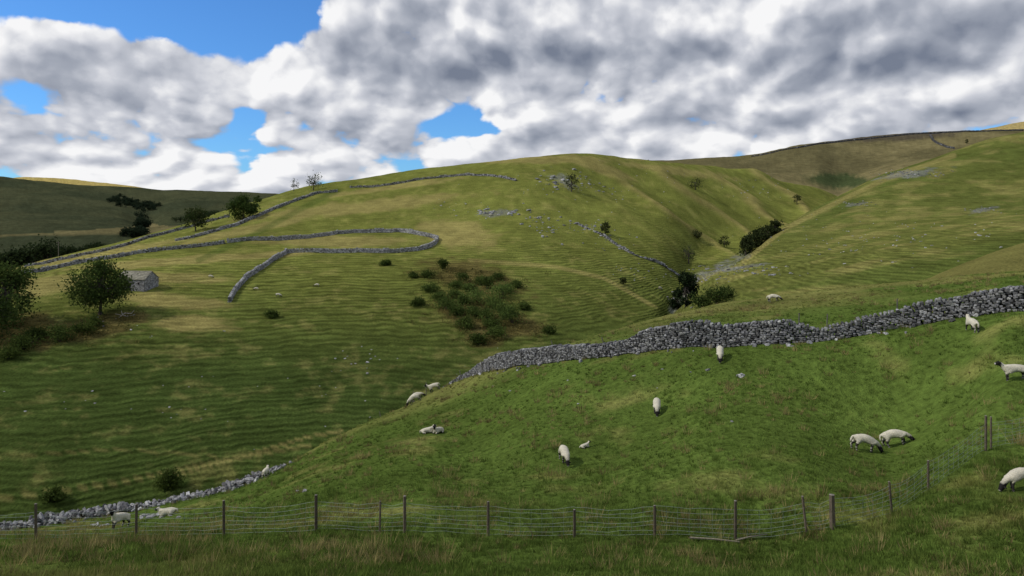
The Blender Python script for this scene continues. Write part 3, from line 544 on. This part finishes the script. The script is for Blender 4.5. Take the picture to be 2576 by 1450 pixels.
# ---------------- sheep
def sheep_mesh(pose,face):
    if pose=='lie': zb=.27
    else: zb=.62
    P=[(-.40,0,zb,.18),(-.15,0,zb+.0,.215),(.12,0,zb-.01,.225),(.36,0,zb-.01,.18)]
    E=[(0,1),(1,2),(2,3)]
    if pose=='graze': hd=[(.54,0,.50,.12),(.68,0,.34,.10),(.77,0,.21,.105),(.87,0,.07,.065)]
    elif pose=='lie': hd=[(.47,0,.42,.115),(.55,0,.54,.095),(.62,0,.60,.10),(.79,0,.53,.06)]
    else: hd=[(.48,0,.73,.12),(.57,0,.86,.10),(.66,0,.95,.10),(.85,0,.88,.062)]
    b=len(P); P+=hd; E+=[(3,b),(b,b+1),(b+1,b+2),(b+2,b+3)]; hb=np.array(hd[2][:3]); mz=np.array(hd[3][:3])
    for s in (-1,1):
        k=len(P); P+=[(hb[0]-.03,s*.08,hb[2]+.03,.035),(hb[0]-.05,s*.18,hb[2]+.01,.03)]; E+=[(b+2,k),(k,k+1)]
    k=len(P); P+=[(-.57,0,zb+.02,.06),(-.62,0,zb-.12,.04),(-.62,0,zb-.24,.025)]; E+=[(0,k),(k,k+1),(k+1,k+2)]
    for s in (-1,1):
        if pose=='lie':
            k=len(P); P+=[(.38,s*.13,.12,.06),(.55,s*.13,.06,.032),(.36,s*.14,.035,.026)]; E+=[(3,k),(k,k+1),(k+1,k+2)]
            k=len(P); P+=[(-.30,s*.20,.15,.10),(-.12,s*.26,.08,.05),(-.30,s*.27,.035,.028)]; E+=[(0,k),(k,k+1),(k+1,k+2)]
        else:
            o=.07*s
            k=len(P); P+=[(.35,s*.11,.45,.085),(.36+o,s*.12,.27,.05),(.35+o,s*.12,.12,.04),(.37+o,s*.12,.025,.045)]; E+=[(3,k),(k,k+1),(k+1,k+2),(k+2,k+3)]
            k=len(P); P+=[(-.36-o*.5,s*.125,.45,.10),(-.47-o,s*.13,.27,.055),(-.44-o,s*.13,.12,.04),(-.42-o,s*.13,.025,.045)]; E+=[(0,k),(k,k+1),(k+1,k+2),(k+2,k+3)]
    me=bpy.data.meshes.new('tmp'); me.from_pydata([p[:3] for p in P],E,[]); ob=bpy.data.objects.new('tmp',me); sc.collection.objects.link(ob)
    sk=ob.modifiers.new('s','SKIN'); 
    for i,p in enumerate(P):
        v=me.skin_vertices[0].data[i]; v.radius=(p[3],p[3]); v.use_root=(i==0)
    ss=ob.modifiers.new('u','SUBSURF'); ss.levels=2; ss.render_levels=2
    dg=bpy.context.evaluated_depsgraph_get(); m2=bpy.data.meshes.new_from_object(ob.evaluated_get(dg)); bpy.data.objects.remove(ob)
    n=len(m2.vertices); co=np.zeros(n*3,np.float32); m2.vertices.foreach_get('co',co); co=co.reshape(-1,3)
    hv=np.array(hd[1][:3]); ax=(mz-hv); t=((co-hv)@ax)/(ax@ax); dist=np.linalg.norm(co-hv-np.clip(t,0,1.2)[:,None]*ax,axis=1)
    head=(t>.05)&(dist<.24)&(co[:,0]>.5); 
    leg=(co[:,2]<(.37 if pose!='lie' else .07))&~head&((np.abs(co[:,1])>.05))&(co[:,0]>-.56)
    wool=~(head|leg)
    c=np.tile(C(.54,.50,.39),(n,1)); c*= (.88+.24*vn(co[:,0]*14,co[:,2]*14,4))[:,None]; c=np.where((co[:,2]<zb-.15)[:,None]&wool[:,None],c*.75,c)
    c[head]=face; c[head&(t>.88)]=C(.45,.42,.38); c[leg]=C(.045,.04,.038); 
    lg=leg&(vn(co[:,2]*22,co[:,0]*5,3)>.66); c[lg]=C(.30,.28,.25)
    nz=(vn(co[:,0]*16+co[:,1]*9,co[:,2]*16,2)-.5)*.035; nr=np.zeros(n*3,np.float32); m2.vertices.foreach_get('normal',nr); co=co+nr.reshape(-1,3)*(nz*wool)[:,None]
    co[:,1]*=np.where(wool,1.08,1)
    m2.vertices.foreach_set('co',co.astype(np.float32).ravel()); at=m2.color_attributes.new('Col','FLOAT_COLOR','POINT'); at.data.foreach_set('color',np.concatenate([c,np.ones((n,1))],1).astype(np.float32).ravel())
    m2.polygons.foreach_set('use_smooth',np.ones(len(m2.polygons),bool)); m2.materials.clear(); m2.materials.append(M_wool); m2.name='sheep_'+pose; return m2
DKF=C(.022,.02,.019)
SM={k:sheep_mesh(k,DKF) for k in ('graze','stand','lie')}
def sheep(px,py,pose,ang,sc_=1.,dmin=22,dmax=120,p=None):
    if p is None: p=hit(px,py,dmin=dmin,dmax=dmax)
    o=bpy.data.objects.new('sheep',SM[pose]); sc.collection.objects.link(o); a=math.radians(ang)
    gx=(gz(p[0]+.3*math.cos(a),p[1]+.3*math.sin(a))-gz(p[0]-.3*math.cos(a),p[1]-.3*math.sin(a)))[0]/.6
    o.location=(p[0],p[1],p[2]-.005); o.rotation_euler=(0,-math.atan(gx),a); o.scale=(sc_,)*3
for s,p in zip(SHEEP,SP): sheep(*s,p=p)
for s in [(700,748,'graze',0,1.2),(644,731,'graze',180,1.0),(797,722,'graze',170,1.1),(1235,545,'graze',0,1.1),(530,700,'graze',0,1.1),(1660,730,'graze',30,1.2)]: sheep(*s,dmin=120,dmax=600)
# ---------------- sky, sun
AZ=-98; EL=42
wd_=bpy.data.worlds.new('World'); sc.world=wd_; wd_.use_nodes=True; nt=wd_.node_tree; nt.nodes.clear()
m_=lambda op,*a,**k: MM(nt,op,*a,**k)
def VM(op,a,*r):
    n=nt.nodes.new('ShaderNodeVectorMath'); n.operation=op; nt.links.new(a,n.inputs[0])
    for i,v in enumerate(r):
        if isinstance(v,tuple): n.inputs[i+1].default_value=v
        else: nt.links.new(v,n.inputs[i+1])
    return n.outputs['Value'] if op=='DOT_PRODUCT' else n.outputs[0]
sky=nt.nodes.new('ShaderNodeTexSky'); sky.sky_type='NISHITA'; sky.sun_disc=False; sky.sun_elevation=math.radians(EL); sky.sun_rotation=math.radians(AZ); sky.air_density=1.0; sky.dust_density=.3; sky.ozone_density=2
tc=nt.nodes.new('ShaderNodeTexCoord'); sx=nt.nodes.new('ShaderNodeSeparateXYZ'); nt.links.new(tc.outputs['Generated'],sx.inputs[0])
az=m_('ARCTAN2',sx.outputs[0],sx.outputs[1]); el=m_('ARCSINE',sx.outputs[2])
cb=nt.nodes.new('ShaderNodeCombineXYZ'); nt.links.new(az,cb.inputs[0]); nt.links.new(el,cb.inputs[1]); AE=cb.outputs[0]
cb2=nt.nodes.new('ShaderNodeCombineXYZ'); nt.links.new(az,cb2.inputs[0]); nt.links.new(m_('MULTIPLY',m_('LOGARITHM',m_('ADD',m_('MAXIMUM',el,0.),.13),math.e),.42),cb2.inputs[1]); CV=cb2.outputs[0]
def aze(px,py): return math.atan((px-CX)/F_), math.atan((HY-py)/math.hypot(F_,px-CX))
def blobs(start,l):
    r=start
    for px,py,rx,ry,amp in l:
        a0,e0=aze(px,py); v=VM('MULTIPLY_ADD',AE,(F_/rx,F_/ry,0),(-a0*F_/rx,-e0*F_/ry,0)); r=m_('MULTIPLY_ADD',m_('POWER',.36788,VM('DOT_PRODUCT',v,v)),amp,r)
    return r
def dens(v,det,vd):
    n=nt.nodes.new('ShaderNodeTexNoise'); n.noise_dimensions='2D'; n.inputs['Scale'].default_value=4.6; n.inputs['Detail'].default_value=det; n.inputs['Roughness'].default_value=.53; nt.links.new(v,n.inputs['Vector'])
    wv=VM('MULTIPLY_ADD',n.outputs['Color'],(.11,.11,0),v)
    vo=nt.nodes.new('ShaderNodeTexVoronoi'); vo.voronoi_dimensions='2D'; vo.feature='F1'; vo.inputs['Scale'].default_value=11; vo.inputs['Detail'].default_value=vd; vo.inputs['Roughness'].default_value=.5; nt.links.new(wv,vo.inputs['Vector'])
    return m_('MULTIPLY_ADD',vo.outputs['Distance'],-.30,n.outputs['Fac'])
v0=VM('ADD',CV,(5.3,2.1,0)); D0=dens(v0,7,2); D1=dens(VM('ADD',CV,(5.3-.014,2.1+.028,0)),4,1)
dd0=m_('ADD',blobs(D0,[(170,-10,440,85,-.50),(-30,170,80,90,-.20),(440,70,110,50,-.12),(760,20,110,55,-.30),(60,240,50,40,-.14),(1210,325,110,26,-.30),(620,300,36,34,-.16),(1640,205,50,18,-.18),(590,20,60,40,.30),
  (330,200,300,80,.17),(1500,110,700,150,.25),(2300,120,500,170,.22),(720,150,160,90,.18),(1040,215,170,75,.22),(1730,325,260,55,.22),(300,400,260,40,.12)]),-.195)
cov=nt.nodes.new('ShaderNodeMapRange'); cov.interpolation_type='SMOOTHSTEP'; cov.inputs[1].default_value=-.035; cov.inputs[2].default_value=.06; nt.links.new(dd0,cov.inputs[0])
rel=m_('MULTIPLY',m_('SUBTRACT',D0,D1),2.15)
thick=m_('MULTIPLY',m_('SUBTRACT',dd0,.12,clamp=True),-.24)
sh=blobs(m_('ADD',m_('ADD',rel,thick),.80),[(1080,165,250,60,-.34),(1650,150,450,42,-.26),(2400,130,360,75,-.44),(330,275,190,35,-.16),(900,335,240,38,-.14),(1250,440,1800,50,.14),(720,110,200,50,.16),(280,160,260,40,.12),(1300,30,330,50,.04),(2000,25,350,50,.06),(2300,235,400,30,.16),(1750,310,600,35,-.06),(0,300,150,45,-.10)])
cr=nt.nodes.new('ShaderNodeValToRGB'); e=cr.color_ramp.elements; e[0].position=0.0; e[0].color=(.18,.21,.28,1); e[1].position=1.0; e[1].color=(.93,.93,.94,1)
x=e.new(.4); x.color=(.36,.39,.46,1); x=e.new(.70); x.color=(.59,.61,.67,1)
nt.links.new(sh,cr.inputs[0])
tint=VM('MULTIPLY',sky.outputs[0],(.42,.80,1.25))
b1=nt.nodes.new('ShaderNodeBackground'); b1.inputs[1].default_value=.12; nt.links.new(tint,b1.inputs[0])
b2=nt.nodes.new('ShaderNodeBackground'); b2.inputs[1].default_value=1.; nt.links.new(cr.outputs[0],b2.inputs[0])
mx=nt.nodes.new('ShaderNodeMixShader'); nt.links.new(cov.outputs[0],mx.inputs[0]); nt.links.new(b1.outputs[0],mx.inputs[1]); nt.links.new(b2.outputs[0],mx.inputs[2])
wo=nt.nodes.new('ShaderNodeOutputWorld'); nt.links.new(mx.outputs[0],wo.inputs[0])
sl=bpy.data.lights.new('sun','SUN'); sl.energy=2.5; sl.angle=math.radians(1.0); sl.color=(1,.95,.86); so_=bpy.data.objects.new('sun',sl); sc.collection.objects.link(so_)
Sd=Vector((math.sin(math.radians(AZ))*math.cos(math.radians(EL)),math.cos(math.radians(AZ))*math.cos(math.radians(EL)),math.sin(math.radians(EL)))); so_.rotation_euler=Sd.to_track_quat('Z','Y').to_euler(); so_.location=Sd*50
# ---------------- camera
cd=bpy.data.cameras.new('camera'); cam=bpy.data.objects.new('camera',cd); sc.collection.objects.link(cam); cam.location=(0,0,0); cam.rotation_euler=(math.pi/2,0,0)
cd.sensor_width=36; cd.lens=36*F_/2576.; cd.shift_y=-(725-HY)/2576.; cd.clip_start=.1; cd.clip_end=20000
sc.camera=cam
